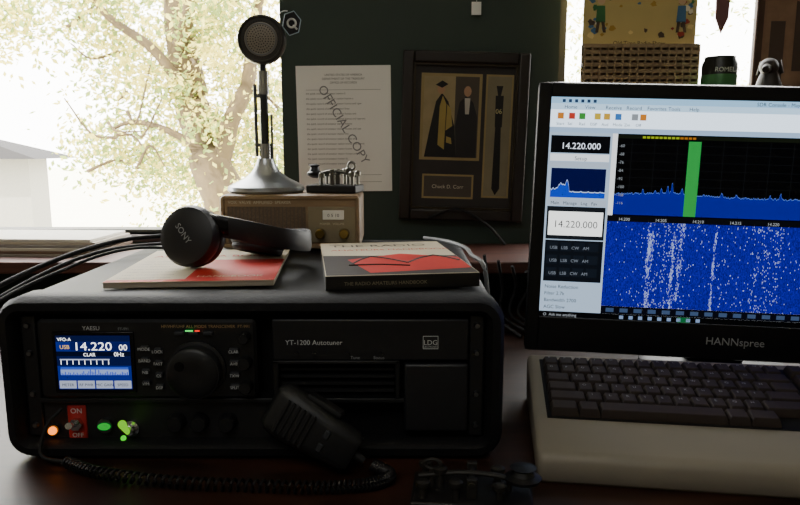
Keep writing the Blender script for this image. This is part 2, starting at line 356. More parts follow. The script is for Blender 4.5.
# ------------------------------------------------------------ speaker box
g=grp('vintage_tabletop_speaker',(-.270,.995,T))
tan=wood('speaker_wood','#7a6248','#947c5c',.5)
bw,bh,bd=.211,.0825,.125
loft('cabinet',g,[rr(0,bw,0,bh,.008,bd,.002),rr(0,bw,0,bh,.008,.004),rr(0,bw,0,bh,.008,0,.002),rr(0,bw,0,bh,.006,0,.006),rr(0,bw,0,bh,.006,.004,.007)],tan)
box('grille_cloth',g,.011,.128,.002,.006,.010,.064,M('grille_cloth','#6a5a4a',.9,var=.5,scale=400,bump=.5))
boxes('grille_bars',g,[(.012+i*.0058,.0135+i*.0058,.0012,.003,.010,.064) for i in range(20)],M('grille_bar','#5a4c3e',.6))
box('dial_panel',g,.132,.203,.0015,.006,.010,.064,M('dial_panel','#85795f',.5),.001)
box('meter',g,.154,.186,.0,.003,.045,.059,M('meter_white','#f2f0e6',.4),.0008)
text('meter_txt',g,'0 5 10',.170,-.0003,.049,.007,dkp,al='CENTER')
text('title',g,'VOX  VALVE  AMPLIFIED  SPEAKER',.012,.0035,.0685,.0062,cream)
text('knob_lbl',g,'POWER   VOLUME',.168,.0012,.037,.0045,cream,al='CENTER')
for i,x in enumerate((.150,.186)): lathe('knob_%d'%i,g,(x,.002,.024),(0,-1,0),[(.008,0),(.007,.01),(.006,.011),(.0001,.011)],brass,24)
BT=T+bh
# desk mic
g=grp('desktop_microphone',(-.211,1.058,BT+.0003))
lathe('base',g,(0,0,0),(0,0,1),[(.057,0),(.060,.003),(.059,.009),(.050,.014),(.034,.022),(.022,.032),(.015,.044),(.0125,.052)],M('mic_base','#b0b3b6',.3,.85),56)
cyl('stem',g,(0,0,.05),(0,0,.165),.0065,M('stem_dark','#55585a',.3,1))
cyl('stem_collar',g,(0,0,.05),(0,0,.075),.009,chrome)
cyl('stem_collar_2',g,(0,0,.15),(0,0,.185),.0085,chrome)
cyl('stem_neck',g,(0,0,.185),(0,0,.197),.005,black)
cyl('talk_lever',g,(-.013,-.002,.055),(-.013,-.002,.165),.0028,steel,seg=12)
boxes('lever_links',g,[(-.015,0,-.004,.002,.07,.076),(-.015,0,-.004,.002,.145,.151)],steel,.001)
cyl('lever_2',g,(.011,0,.05),(.011,0,.12),.002,steel,seg=10)
hc=Vector((0,0,.2315))
mesh_sh=M('mic_shell','#3c3a36',.35,.7)
lathe('head_shell',g,hc+Vector((0,.012,0)),(0,-1,0),[(.0001,-.006),(.02,-.005),(.031,0),(.0365,.006),(.0375,.012),(.0365,.018),(.033,.021)],mesh_sh,56)
torus('head_rim',g,hc+Vector((0,-.008,0)),(0,-1,0),.0335,.0026,mesh_sh)
lathe('grille',g,hc,(0,-1,0),[(.033,.007),(.025,.009),(.0001,.0105)],M('mic_mesh','#8a8274',.5,.3),48)
torus('grille_ring',g,hc+Vector((0,-.009,0)),(0,-1,0),.023,.0012,steel)
V=[];F=[]
for rr_,n in ((0,1),(.004,7),(.008,13),(.012,20),(.016,26),(.020,32),(.0265,42),(.030,48)):
    for i in range(n):
        a=2*math.pi*i/n; cx,cz=rr_*math.cos(a),rr_*math.sin(a); k=len(V)
        y=hc.y-.0112+ (rr_/.033)**2*.003
        for j in range(6): V.append((hc.x+cx+.0010*math.cos(j*math.pi/3),y,hc.z+cz+.0010*math.sin(j*math.pi/3)))
        F.append(tuple(range(k,k+6)))
mk('grille_holes',g,V,F,blackm,smooth=False)
tagc=(.046,.002,.256)
hx=[(tagc[0]+.0145*math.cos(R(a+15)),tagc[2]+.0185*math.sin(R(a+15))) for a in range(0,360,60)]
mk('club_tag',g,[(a,0,b) for a,b in hx]+[(a,.002,b) for a,b in hx],[(5,4,3,2,1,0),(6,7,8,9,10,11)]+[(i,(i+1)%6,(i+1)%6+6,i+6) for i in range(6)],blackm,smooth=False)
edge=M('tag_edge','#9fb4c4',.5)
for i in range(6):
    a,b=hx[i],hx[(i+1)%6]; cyl('tag_edge_%d'%i,g,(a[0],-.0005,a[1]),(b[0],-.0005,b[1]),.0007,edge,seg=6)
torus('club_tag_ring',g,(tagc[0],-.0008,tagc[2]),(0,-1,0),.0062,.0016,wht)
cyl('club_tag_mark',g,(tagc[0]+.002,-.001,tagc[2]-.003),(tagc[0]+.008,-.001,tagc[2]-.009),.0015,wht,seg=8)
tube('tag_string',g,[(.024,.0,.258),(.028,0,.27),(.034,0,.274),(.040,0,.274)],.0007,wht)
# telegraph keys
def telekey(loc,rot,s,basem,metal):
    g=grp('telegraph_key',loc,rot); g.scale=s
    box('base',g,-.045,.045,-.028,.028,0,.012,basem,.002)
    boxes('lever_frame',g,[(-.004,.004,-.018,-.012,.012,.036),(-.004,.004,.012,.018,.012,.036)],metal,.001)
    cyl('trunnion',g,(0,-.02,.03),(0,.02,.03),.0025,metal,seg=12)
    tube('lever',g,[(-.036,0,.024),(-.015,0,.031),(.01,0,.032),(.04,0,.026)],.003,metal)
    lathe('knob',g,(-.038,0,.026),(0,0,1),[(.004,-.004),(.013,0),(.014,.004),(.009,.007),(.007,.013),(.010,.016),(.0001,.018)],black,24)
    for i,(x,y,h) in enumerate([(-.02,.016,.022),(.024,.0,.034),(.036,.018,.024),(.036,-.018,.024),(-.02,-.016,.02),(.012,.02,.03)]):
        cyl('post_%d'%i,g,(x,y,.012),(x,y,.012+h*.7),.0028,metal,seg=12)
        lathe('nut_%d'%i,g,(x,y,.012+h*.55),(0,0,1),[(.005,0),(.0055,.002),(.0055,.006),(.003,.008),(.0001,.008)],metal,16)
    cyl('contact',g,(-.028,0,.012),(-.028,0,.024),.0022,metal,seg=10)
    torus('damper_wheel',g,(.03,0,.041),(0,1,0),.006,.002,metal)
    cyl('damper_post',g,(.03,0,.012),(.03,0,.036),.002,metal,seg=10)
    return g
telekey((-.101,1.045,BT+.0003),(0,0,R(-12)),(.88,.88,1.0),black,M('key_metal','#7b7a72',.3,1))
telekey((.068,.590,0),(0,0,R(174)),(1.25,1.1,.8),M('key_base_dark','#131111',.5),M('key_dark','#2c2a27',.5,.4))
# ------------------------------------------------------------ wall art
g=grp('certificate_paper',(-.217,1.445,.234),(0,R(-.6),0))
box('sheet',g,0,.200,0,.0012,0,.264,paperm)
ink=M('print_ink','#66676a',.8); ink2=M('stamp_ink','#8a8c8f',.8)
for i in range(3): text('head%d'%i,g,['UNITED STATES OF AMERICA','DEPARTMENT OF THE TREASURY','OFFICE OF RECORDS'][i],.1,-.0004,.243-i*.008,.006,ink,al='CENTER')
for i in range(15): text('line%d'%i,g,'the quick record of amateur station license and operator'[:38+(i*7)%18],.02,-.0004,.205-i*.0105,.0055,ink)
boxes('rules',g,[(.02,.178,-.0003,0,.035,.0356),(.02,.178,-.0003,0,.214,.2146),(.12,.178,-.0003,0,.02,.0206)],ink)
t=text('stamp',g,'OFFICIAL COPY',.045,-.0006,.218,.0265,ink2); t.rotation_euler=(R(90),R(60),0)
g=grp('framed_memorabilia',(-.003,1.423,.177),(0,R(1.6),0))
fw,fh=.265,.352
fm=M('frame_black','#241d18',.4)
boxes('frame',g,[(0,.024,0,.024,0,fh),(fw-.024,fw,0,.024,0,fh),(.024,fw-.024,0,.024,0,.024),(.024,fw-.024,0,.024,fh-.024,fh)],fm,.004)
boxes('frame_lip',g,[(.024,.028,.006,.024,.024,fh-.024),(fw-.028,fw-.024,.006,.024,.024,fh-.024),(.028,fw-.028,.006,.024,.024,.028),(.028,fw-.028,.006,.024,fh-.028,fh-.024)],M('frame_gilt','#3c3220',.4,.3))
box('mat_board',g,.024,fw-.024,.014,.022,.024,fh-.024,M('mat_board','#302c2a',.7))
gold=M('gold_mat','#9a8658',.5)
def fr(nm,x0,x1,z0,z1,m,y): rect(nm,g,x0,x1,z0,z1,y,m)
fr('photo_border',.040,.168,.128,.308,gold,.0138)
fr('photo',.046,.162,.134,.302,M('photo_backdrop','#a08f68',.5,var=.4,scale=25),.0135)
fr('photo_dark',.112,.162,.134,.302,M('photo_dark','#4a4236',.5),.0133)
rb=M('robe_black','#0e0d0d',.6); yl=M('robe_yellow','#a48e48',.6); sk=M('photo_skin','#b08868',.6)
poly('gown',g,[(.05,.134),(.118,.134),(.112,.2),(.098,.25),(.084,.268),(.072,.25),(.06,.19)],.0131,rb)
poly('gown_stripe',g,[(.078,.16),(.092,.15),(.094,.245),(.086,.262),(.080,.24)],.0129,yl)
poly('gown_bars',g,[(.096,.165),(.108,.162),(.106,.175),(.096,.178)],.0129,yl)
poly('gown_hood',g,[(.094,.19),(.108,.20),(.104,.235),(.096,.245)],.0129,yl)
poly('face_a',g,[(.082+.008*math.cos(R(a)),.276+.011*math.sin(R(a))) for a in range(0,360,30)],.0129,sk)
poly('cap',g,[(.07,.284),(.084,.278),(.097,.286),(.084,.293)],.0127,rb)
poly('suit',g,[(.118,.134),(.16,.134),(.16,.22),(.15,.25),(.135,.262),(.122,.25),(.114,.2)],.0130,M('suit','#1d1a1c',.6))
poly('face_b',g,[(.138+.008*math.cos(R(a)),.272+.011*math.sin(R(a))) for a in range(0,360,30)],.0129,sk)
poly('shirt',g,[(.134,.225),(.142,.225),(.144,.258),(.132,.258)],.0128,M('shirt_white','#b8b4aa'))
fr('tie_border',.176,.234,.050,.308,gold,.0138)
fr('tie_back',.180,.230,.054,.304,M('tie_back','#837a60',.6),.0135)
poly('tie',g,[(.197,.07),(.205,.056),(.214,.07),(.211,.2),(.208,.265),(.212,.285),(.198,.285),(.202,.265),(.199,.2)],.0131,rb)
poly('tie_tip',g,[(.198,.20),(.213,.20),(.214,.265),(.197,.265)],.0129,rb)
text('tie_badge',g,'06',.205,.0126,.228,.014,M('badge','#d0c48a'),al='CENTER')
fr('card_border',.048,.158,.046,.098,gold,.0137)
fr('card',.052,.154,.050,.094,M('card_dark','#4a423a',.6),.0134)
text('signature',g,'Chuck D. Corr',.103,.0131,.068,.011,M('sig','#c9c2ac'),al='CENTER')
g=grp('hanging_price_tag',(.158,1.44,.600))
box('tag',g,-.01,.01,0,.002,0,.026,paperm,.0005); tube('string',g,[(0,0,.024),(.001,-.002,.05),(0,.002,.08)],.0007,wht)
cyl('pin',g,(0,.01,.08),(0,-.004,.08),.002,steel,seg=8)
# right window things
g=grp('window_ledge_shelf'); box('board',g,.325,1.38,1.31,1.448,.372,.386,shelfw,.002)
boxes('brackets',g,[(.5,.515,1.33,1.448,.3,.372),(1.1,1.115,1.33,1.448,.3,.372)],shelfw)
g=grp('illustrated_poster',(.376,1.425,.47),(0,0,0))
box('sheet',g,0,.232,0,.002,0.06,.26,M('poster_cream','#cdb878',.7,var=.15,scale=12))
cols=['#a8402c','#3e7a48','#e8d490','#5a4a38','#b8903a','#f0e8d0','#4a78a0']
for i in range(60):
    cx=random.choice([random.uniform(.010,.06),random.uniform(.19,.222),random.uniform(.01,.22)]);cz=random.uniform(.085,.20);r=random.uniform(.003,.009);c=cols[i%7]
    poly('art_%d'%i,g,[(min(max(cx+r*random.uniform(.5,1.2)*math.cos(R(a)),0.001),.231),cz+r*random.uniform(.5,1)*math.sin(R(a))) for a in range(0,360,30)],-.0003-.00002*i,M('art'+c,c,.7))
# cartoon figures on the poster
for k,(x,c1,c2) in enumerate([(.035,'#3e7a48','#a8402c'),(.20,'#4a78a0','#b8903a')]):
    z=.10
    poly('fig_body_%d'%k,g,[(x-.010,z+.012),(x+.010,z+.012),(x+.008,z+.045),(x-.008,z+.045)],-.0018,M('art'+c1,c1))
    poly('fig_head_%d'%k,g,[(x+.008*math.cos(R(a)),z+.055+.009*math.sin(R(a))) for a in range(0,360,30)],-.0019,M('fig_skin','#d8b890'))
    poly('fig_hat_%d'%k,g,[(x-.011,z+.060),(x+.011,z+.060),(x,z+.078)],-.0020,M('art'+c2,c2))
    poly('fig_legL_%d'%k,g,[(x-.010,z-.008),(x-.004,z-.008),(x-.001,z+.014),(x-.008,z+.014)],-.0018,M('art#5a4a38','#5a4a38'))
    poly('fig_legR_%d'%k,g,[(x+.006,z-.008),(x+.012,z-.008),(x+.008,z+.014),(x+.001,z+.014)],-.0018,M('art#5a4a38','#5a4a38'))
text('caption',g,'Old Time Radio Show',.116,-.002,.067,.012,dkp,al='CENTER')
g=grp('slatted_letter_rack',(.373,1.405,.386))
rk=wood('rack_wood','#8a7454','#b09a78',.5)
boxes('slats',g,[(0,.236,0,.004,.006+i*.0125,.014+i*.0125) for i in range(12)],rk,.0005)
boxes('uprights',g,[(.002+i*.0155,.006+i*.0155,-.001,.010,0,.15) for i in range(16)],rk,.0005)
box('backing',g,.0,.236,.010,.014,0,.15,M('rack_back','#6e5a44',.7))
g=grp('drink_can',(.632,1.36,.386))
lathe('body',g,(0,0,0),(0,0,1),[(.026,0),(.031,.005),(.0325,.010),(.0325,.105),(.028,.115),(.0285,.119),(.027,.119),(.026,.115),(.0001,.114)],M('can_black','#141813',.35,.2),40)
text('can_lbl',g,'ROMELA',0,-.0337,.088,.0125,M('can_white','#e8f0e4'),al='CENTER')
lathe('green_band',g,(0,0,0),(0,0,1),[(.0328,.045),(.0330,.046),(.0330,.083),(.0328,.084)],M('can_green','#3c7a44',.4,.1),40)
g=grp('hanging_pennant',(.658,1.42,.56))
mk('cloth',g,[(-.018,0,.22),(.018,0,.22),(.013,0,.03),(0,0,0),(-.013,0,.03),(-.018,.003,.22),(.018,.003,.22),(.013,.003,.03),(0,.003,0),(-.013,.003,.03)],
  [(0,1,2,3,4),(9,8,7,6,5)]+[(i,(i+1)%5,(i+1)%5+5,i+5) for i in range(5)],M('pennant','#7a5456',.8))
# figurines
fg=M('figurine_dark','#2c2420',.5)
def dog(loc,rz,s):
    g=grp('dog_figurine',loc,(0,0,rz)); g.scale=(s,s,s)
    lathe('plinth',g,(0,0,0),(0,0,1),[(.042,0),(.044,.003),(.042,.012),(.0001,.012)],fg)
    lathe('haunch_body',g,(.008,0,.010),(-.15,0,1),[(.0001,0),(.030,.006),(.034,.03),(.026,.06),(.020,.078),(.015,.09)],fg)
    ball('head',g,(-.008,0,.108),.019,fg,sc=(1.2,1,1)); cyl('muzzle',g,(-.02,0,.106),(-.042,0,.100),.011,fg,.007,seg=14,bevel=.002)
    for k in (-1,1):
        cyl('ear_%d'%k,g,(.0,k*.014,.120),(.004,k*.023,.094),.007,fg,.004,seg=10)
        cyl('foreleg_%d'%k,g,(-.018,k*.010,.065),(-.024,k*.011,.012),.008,fg,.006,seg=12)
        ball('paw_%d'%k,g,(-.028,k*.011,.016),.007,fg,sc=(1.4,1,.7)); ball('thigh_%d'%k,g,(.012,k*.022,.028),.02,fg,sc=(1.1,.6,1))
    tube('tail',g,[(.035,0,.02),(.052,.006,.02),(.056,.01,.035)],.004,fg)
dog((.732,1.36,.386),R(50),.92); dog((.83,1.37,.386),R(75),.95)
g=grp('framed_print',(.735,1.432,.386),(0,0,0))
box('frame',g,0,.16,0,.014,0,.27,M('print_frame','#4a3428',.5),.003); rect('image',g,.015,.145,.015,.255,-.0004,M('print_img','#8a6c56',.6,var=.5,scale=30))
boxes('tree_shapes',g,[(.03,.06,-.001,-.0005,.04,.2),(.08,.12,-.001,-.0005,.1,.24)],M('print_dark','#4c3c34'))
g=grp('magazine_stack',(-.90,1.265,.1222),(0,0,R(-3)))
mz=['#8c867a','#6e5a48','#c8c2b4','#94908a','#b8ae9c','#dcd8cc']
for i in range(6):
    o=.006*math.sin(i*2.3)
    box('issue_%d'%i,g,o,.315+o*1.5,.003*i,.16,.0055*i,.0055*i+.0050,M('mag'+str(i),mz[i],.8),.0006)
# ------------------------------------------------------------ MONITOR
g=grp('computer_monitor',(.174,.905,.048),(R(-1.5),R(1.6),R(-5)))
mw,mh=.566,.369
loft('bezel',g,[rr(0,mw,0,mh,.008,.05,.02),rr(0,mw,0,mh,.008,.025,.002),rr(0,mw,0,mh,.008,.003),rr(0,mw,0,mh,.008,0,.0015),rr(0,mw,0,mh,.008,0,.008),],gloss)
AX0,AZ1=.018,.349;AX1=AX0+.531;AZ0=AZ1-.299
bzm=M('bezel_black','#0e0e10',.35,spec=.35)
boxes('bezel_face',g,[(0.001,AX0,-.003,.001,.002,mh-.002),(AX1,mw-.001,-.003,.001,.002,mh-.002),(AX0,AX1,-.003,.001,AZ1,mh-.002),(AX0,AX1,-.003,.001,.002,AZ0)],bzm,.0012)
text('brand',g,'HANNspree',.283,-.0032,.022,.0150,gry,al='CENTER')
box('stand_neck',g,.24,.32,.05,.075,-.020,.2,black,.004)
lathe('stand_base',g,(.283,.06,-.023),(0,0,1),[(.0001,-.005),(.105,-.005),(.105,.0),(.095,.006),(.0001,.008)],black,48)
SX=lambda p:AX0+(p-549)*.001345
SZ=lambda p:AZ1-(p-98)*.00136
def SR(nm,a,b,c,d,col,s,lay=1): return rect(nm,g,SX(a),SX(b),SZ(d),SZ(c),-.0005-.0002*lay,E(nm,col,s))
def ST(nm,s,x,y,size,col,st=1,al='LEFT',sx=1,lay=6): return text(nm,g,s,SX(x),-.0005-.0002*lay,SZ(y),size*.001345,E('tx'+col,col,st),al=al,sx=sx)
SR('desktop',549,943.8,98,317.8,'#e4ecf4',1.2,0)
SR('title_bar',549,943,98,104,'#98c8ec',1.3); SR('menu_bar',549,943,104,110,'#b8daf6',1.4); SR('ribbon',549,943,110,131,'#dceeff',2.0)
ST('win_title','SDR Console - May 17, 2016 20m USB',745,103,5.0,'#203040',.5)
for i,s in enumerate(['Home','View','Receive','Record','Favorites','Tools','Help']): ST('menu_%d'%i,s,562+i*20,109,5,'#203040',.5)
for i,(x,c) in enumerate([(556,'#e08a30'),(567,'#d04030'),(577,'#40a040'),(592,'#e0c040'),(601,'#e0b040'),(612,'#4080d0'),(628,'#a0a8b0'),(636,'#e08a30')]):
    SR('icon_%d'%i,x,x+6,113,119,c,.9,2)
for i in range(8): ST('icon_t%d'%i,['Start','Sel','Rad','DSP','Aud','Mode','Zm','Off'][i],555+i*11,125,4,'#203040',.5)
SR('ribbon_foot',549,943,127,132,'#a8c8ec',1.1,2)
rects('icons_top',g,[(SX(560+i*6),SX(563+i*6),SZ(103),SZ(100)) for i in range(6)],-.0011,E('ic','#30507a',.6))
SR('left_col',549,611,132,313,'#b4cce6',1.1)
SR('freq_panel',551,609,135,152,'#0a0c14',.5,2); ST('freq_top','14.220.000',561,148,8.8,'#e8f0ff',1.6,sx=1.0)
SR('setup',551,609,153,160,'#e8eef6',1.4,2); ST('setup_t','Setup',575,159,5.5,'#203040',.5)
SR('hdr2',551,609,161,166,'#b8c8dc',1.1,2)
SR('mini_scope',553,607,167,196,'#030848',.9,2); SR('mini_low',553,607,190,196,'#0a30b0',.9,3)
def trace(nm,x0,x1,base,fn,n,lay,col,s,th=None):
    V=[];F=[];y=-.0005-.0002*lay
    for i in range(n+1):
        x=x0+(x1-x0)*i/n;z=fn(i/n); V+= [(SX(x),y,SZ(base if th is None else z+th)),(SX(x),y,SZ(z))]
    for i in range(n): F.append((2*i,2*i+2,2*i+3,2*i+1))
    return mk(nm,g,V,F,E(nm,col,s),smooth=False,fixn=False)
sc=[189-6*math.exp(-((i/60-.2)/.08)**2)-8*math.exp(-((i/60-.3)/.03)**2)-3*random.random() for i in range(61)]
sc=[min(190,v+ (3 if i>20 else 0)) for i,v in enumerate(sc)]
trace('mini_trace',553,607,196,lambda t:sc[int(t*60)],60,4,'#1040d0',1.0)
trace('mini_line',553,607,0,lambda t:sc[int(t*60)],60,5,'#c8e0ff',1.1,th=.9)
SR('hdr3',551,609,198,204,'#b8c8dc',1.1,2); ST('hdr3t','Main   Manage   Log   Fav',554,203,4.5,'#203040',.5)
SR('rx_panel',551,609,205,238,'#20262e',.5,2); SR('rx_inner',553,607,210,234,'#f4f6f4',1.8,3); ST('freq_rx','14.220.000',580,226,10.0,'#101820',.3,al='CENTER')
SR('keys_back',551,609,239,281,'#141a24',.5,2)
for r in range(3):
    for c in range(4): SR('k%d%d'%(r,c),553+c*13.5,564+c*13.5,241+r*13,250+r*13,'#1a222e',.6,3)
    ST('kt%d'%r,'USB   LSB   CW   AM',556,248+r*13,4.4,'#a8b4c4',.6)
for r in range(4): ST('opt%d'%r,['Noise Reduction','Filter 2.7k','Bandwidth 2700','AGC Slow'][r],553,288+r*7,5,'#30404c',.5)
SR('split',611,616,132,313,'#f4f8fc',1.3,2)
SR('spectrum_bg',616,943,132,213,'#020308',.3,1)
SR('meter_strip',616,943,133,136.5,'#20281a',.4,2)
rects('meter_seg',g,[(SX(640+i*4),SX(643+i*4),SZ(136),SZ(134)) for i in range(9)],-.0011,E('seg','#b8d020',.7))
rects('meter_seg_hot',g,[(SX(676+i*4),SX(679+i*4),SZ(136),SZ(134)) for i in range(4)],-.0011,E('seg2','#d08020',.7))
rects('grid_h',g,[(SX(618),SX(943),SZ(y+.35),SZ(y)) for y in range(142,210,8)],-.0009,E('gridc','#1a1e22',.6))
rects('grid_v',g,[(SX(x),SX(x+.5),SZ(210),SZ(137)) for x in range(630,943,22)],-.0009,E('gridc','#1a1e22',.6))
N=500
sp=[]
for i in range(N+1):
    x=i*(327/N); v=191.5-2.2*random.random()-.8*math.sin(x/30)
    for c,h in {28:5,40:4,46:5,52:7,56:11,66:6,73:10,104:5,118:3,150:4,160:6,220:7}.items(): v-=h*math.exp(-((x-c)/.9)**2)
    v-=1.5*math.exp(-((x-60)/26)**2); sp.append(v)
trace('spec_fill',616,943,211,lambda t:sp[int(round(t*N))],N,3,(.001,.003,.30),1.0)
trace('spec_line',616,943,0,lambda t:sp[int(round(t*N))],N,4,'#6890f0',.9,th=.6)
SR('passband',684.5,696.5,138,211,(.02,.36,.06),1.0,5)
SR('scale',611,943,212,218,'#10121a',.5,4)
for i in range(9): ST('sc%d'%i,'14.%d'%(200+i*5),622+i*36,217,4.2,'#d0d8e0',.7)
for i in range(8): ST('db%d'%i,'-%d'%(60+i*8),618,145+i*8,4,'#b0b8c0',.7)
# waterfall
m=bpy.data.materials.new('waterfall'); m.use_nodes=True; nt=m.node_tree; nt.nodes.clear()
N_=lambda t:nt.nodes.new(t)
out=N_('ShaderNodeOutputMaterial');em=N_('ShaderNodeEmission');em.inputs[1].default_value=1.0
tc=N_('ShaderNodeTexCoord');sep=N_('ShaderNodeSeparateXYZ');nt.links.new(tc.outputs['Object'],sep.inputs[0])
sn=N_('ShaderNodeVectorMath');sn.operation='SNAP';sn.inputs[1].default_value=(.0009,1,.0018);nt.links.new(tc.outputs['Object'],sn.inputs[0])
wn=N_('ShaderNodeTexWhiteNoise');wn.noise_dimensions='3D';nt.links.new(sn.outputs[0],wn.inputs['Vector'])
mr=N_('ShaderNodeMapRange');mr.inputs[1].default_value=SX(611);mr.inputs[2].default_value=SX(811);nt.links.new(sep.outputs[0],mr.inputs[0])
cr=N_('ShaderNodeValToRGB');cr.color_ramp.interpolation='LINEAR'
st=[(0,.004),(.13,.02),(.205,.03),(.215,.75),(.228,.60),(.24,.05),(.29,.12),(.325,.12),(.335,.70),(.35,.15),(.365,.5),(.378,.4),(.39,.04),(.53,.02),(.536,.85),(.546,.04),(.70,.03),(.74,.12),(.80,.13),(.815,.02),(.845,.22),(.865,.02),(1,.012)]
el=cr.color_ramp.elements
while len(el)>1: el.remove(el[-1])
el[0].position=0;el[0].color=(.004,)*3+(1,)
for p,v in st[1:]:
    e=el.new(p);e.color=(v,v,v,1)
nt.links.new(mr.outputs[0],cr.inputs[0])
mpp=N_('ShaderNodeMapping');mpp.inputs['Scale'].default_value=(3,1,.6);nt.links.new(tc.outputs['Object'],mpp.inputs[0])
nz=N_('ShaderNodeTexNoise');nz.inputs['Scale'].default_value=60;nz.inputs['Detail'].default_value=3;nt.links.new(mpp.outputs[0],nz.inputs['Vector'])
mm=N_('ShaderNodeMath');mm.operation='MULTIPLY';nt.links.new(cr.outputs[0],mm.inputs[0])
m2=N_('ShaderNodeMapRange');m2.inputs[1].default_value=.42;m2.inputs[2].default_value=.6;m2.inputs[3].default_value=.15;m2.inputs[4].default_value=1.3;nt.links.new(nz.outputs['Fac'],m2.inputs[0]);nt.links.new(m2.outputs[0],mm.inputs[1])
lt=N_('ShaderNodeMath');lt.operation='LESS_THAN';nt.links.new(wn.outputs['Value'],lt.inputs[0]);nt.links.new(mm.outputs[0],lt.inputs[1])
mxa=N_('ShaderNodeMix');mxa.data_type='RGBA';mxa.inputs[6].default_value=(.003,.0005,.16,1);mxa.inputs[7].default_value=(.012,.003,.46,1)
nt.links.new(wn.outputs['Value'],mxa.inputs[0])
mxb=N_('ShaderNodeMix');mxb.data_type='RGBA';mxb.inputs[7].default_value=(*lin('#a8b8f4'),1);nt.links.new(lt.outputs[0],mxb.inputs[0]);nt.links.new(mxa.outputs[2],mxb.inputs[6])
nt.links.new(mxb.outputs[2],em.inputs[0]);nt.links.new(em.outputs[0],out.inputs[0])
rect('waterfall_view',g,SX(611),SX(943),SZ(304),SZ(218),-.0011,m)
SR('status_bar',611,943,304,312,'#0c1020',.5,4)
rects('status_seg',g,[(SX(616+i*14),SX(624+i*14),SZ(310),SZ(306)) for i in range(20)],-.0015,E('sts','#48608a',.7))
SR('taskbar',549,943,312,317.8,'#06080c',.3,5)
ST('search','O  Ask me anything',553,316.7,4.2,'#c0c8d0',.8,lay=7)
rects('task_icons',g,[(SX(630+i*9.5),SX(634+i*9.5),SZ(316.8),SZ(313.4)) for i in range(9)],-.0019,E('ti','#8aa8d8',.9))
SR('task_active',688,700,312.3,317.6,'#188048',.6,7)
# ------------------------------------------------------------ KEYBOARD
g=grp('computer_keyboard',(.136,.618,0),(0,0,R(-8)))
kw=.50
pr=[(0.004,0),(0,.004),(0,.022),(.003,.029),(.010,.0325),(.228,.060),(.236,.058),(.240,.052),(.240,.004),(.235,0)]
def kprof(x,ins):
    cy,cz=.118,.03
    return [(x,cy+(a-cy)*(1-ins/.118),cz+(b-cz)*(1-ins/.03)) if ins else (x,a,b) for a,b in pr]
loft('case',g,[kprof(0,.0045),kprof(.002,.0015),kprof(.006,0),kprof(kw-.006,0),kprof(kw-.002,.0015),kprof(kw,.0045)],beige,angle=45)
sl=(.060-.0325)/(.228-.010)
ZT=lambda y:.0325+(y-.010)*sl
def slab(nm,x0,x1,y0,y1,a,b,mat):
    V=[(x,y,ZT(y)+h) for x in(x0,x1) for y in (y0,y1) for h in (a,b)]
    return mk(nm,g,V,BF,mat,bevel=.001)
slab('key_well',.014,kw-.014,.070,.216,-.003,.0008,M('key_well','#141314',.7,spec=.2))
V=[];F=[]
def key(x0,x1,y0,y1,h):
    n=len(V);i=.0022
    for (a,b,c,d,hh) in ((x0,x1,y0,y1,0),(x0,x1,y0,y1,h*.35),(x0+i,x1-i,y0+i*.8,y1-i*1.4,h)):
        for (p,q) in ((a,c),(b,c),(b,d),(a,d)): V.append((p,q,ZT(q)+hh+.0006))
    for k in (0,4): 
        for j in range(4): F.append((n+k+j,n+k+(j+1)%4,n+k+4+(j+1)%4,n+k+4+j))
    F.append((n+8,n+9,n+10,n+11))
rows=[(0,[1.6,1.2,7.0,1.2,1.6]),(1,[2.2]+[1]*10+[2.6]),(2,[1.8]+[1]*11+[2.0]),(3,[1.5]+[1]*12+[1.5]),(4,[1]*13+[2]),(5,[1]*15)]
u=.0187;KX=.018
for r,ws in rows:
    y0=.0735+r*.0225+(.003 if r==5 else 0);x=KX
    for w in ws:
        key(x+.0004,x+w*u-.0004,y0,y0+.0215,.0095 if r<5 else .008);x+=w*u
    x=KX+15*u+.008
    for w in range(9):
        if x+u<kw-.016: key(x+.0004,x+u-.0004,y0,y0+.0215,.0095);x+=u
mk('keys',g,V,F,M('key_black','#332b27',.65,spec=.22),bevel=.0008)
rn=random.Random(3)
for r,ws in rows[1:]:
    y0=.0735+r*.0225+(.003 if r==5 else 0);x=KX
    for i,w in enumerate(ws):
        if w==1:
            y=y0+.010;text('legend',g,rn.choice('QWERTYUIOPASDFGHJKL'),x+.006,y,ZT(y)+.0104,.0055,gry,rot=(math.atan(sl),0,0))
        x+=w*u
# ------------------------------------------------------------ OUTDOORS
lawn=M('lawn','#e0dcc8',.9,var=.1,scale=3)
box('ground',None,-30,30,1.6,40,-1.0,-.9,lawn)
g=grp('neighbour_house')
box('walls',g,-10,-4.2,7.6,8.0,-.9,.22,M('house_siding','#86847c',.8))
mk('roof',g,[(-10.4,7.3,.2),(-3.95,7.3,.2),(-3.95,8.3,.2),(-10.4,8.3,.2),(-9.4,7.8,.9),(-5.2,7.8,.55)],[(0,1,2,3),(0,1,5,4),(1,2,5),(2,3,4,5),(3,0,4)],M('roof_shingle','#201e1e',.9),smooth=False)
g=grp('garden_tree')
bark=M('bark','#54462f',.9,var=.6,scale=9,bump=.6)
def limb(nm,pts,r0,r1):
    P=spl(pts,6);n=len(P);L=[]
    for i,p in enumerate(P):
        d,s,u_=frame_of(P[min(i+1,n-1)]-P[max(i-1,0)]);r=r0+(r1-r0)*i/(n-1)
        L.append([p+(s*math.cos(a)+u_*math.sin(a))*r*(1+.08*math.sin(3*a+i)) for a in [2*math.pi*k/12 for k in range(12)]])
    loft(nm,g,L,bark,angle=80)
D=4.6
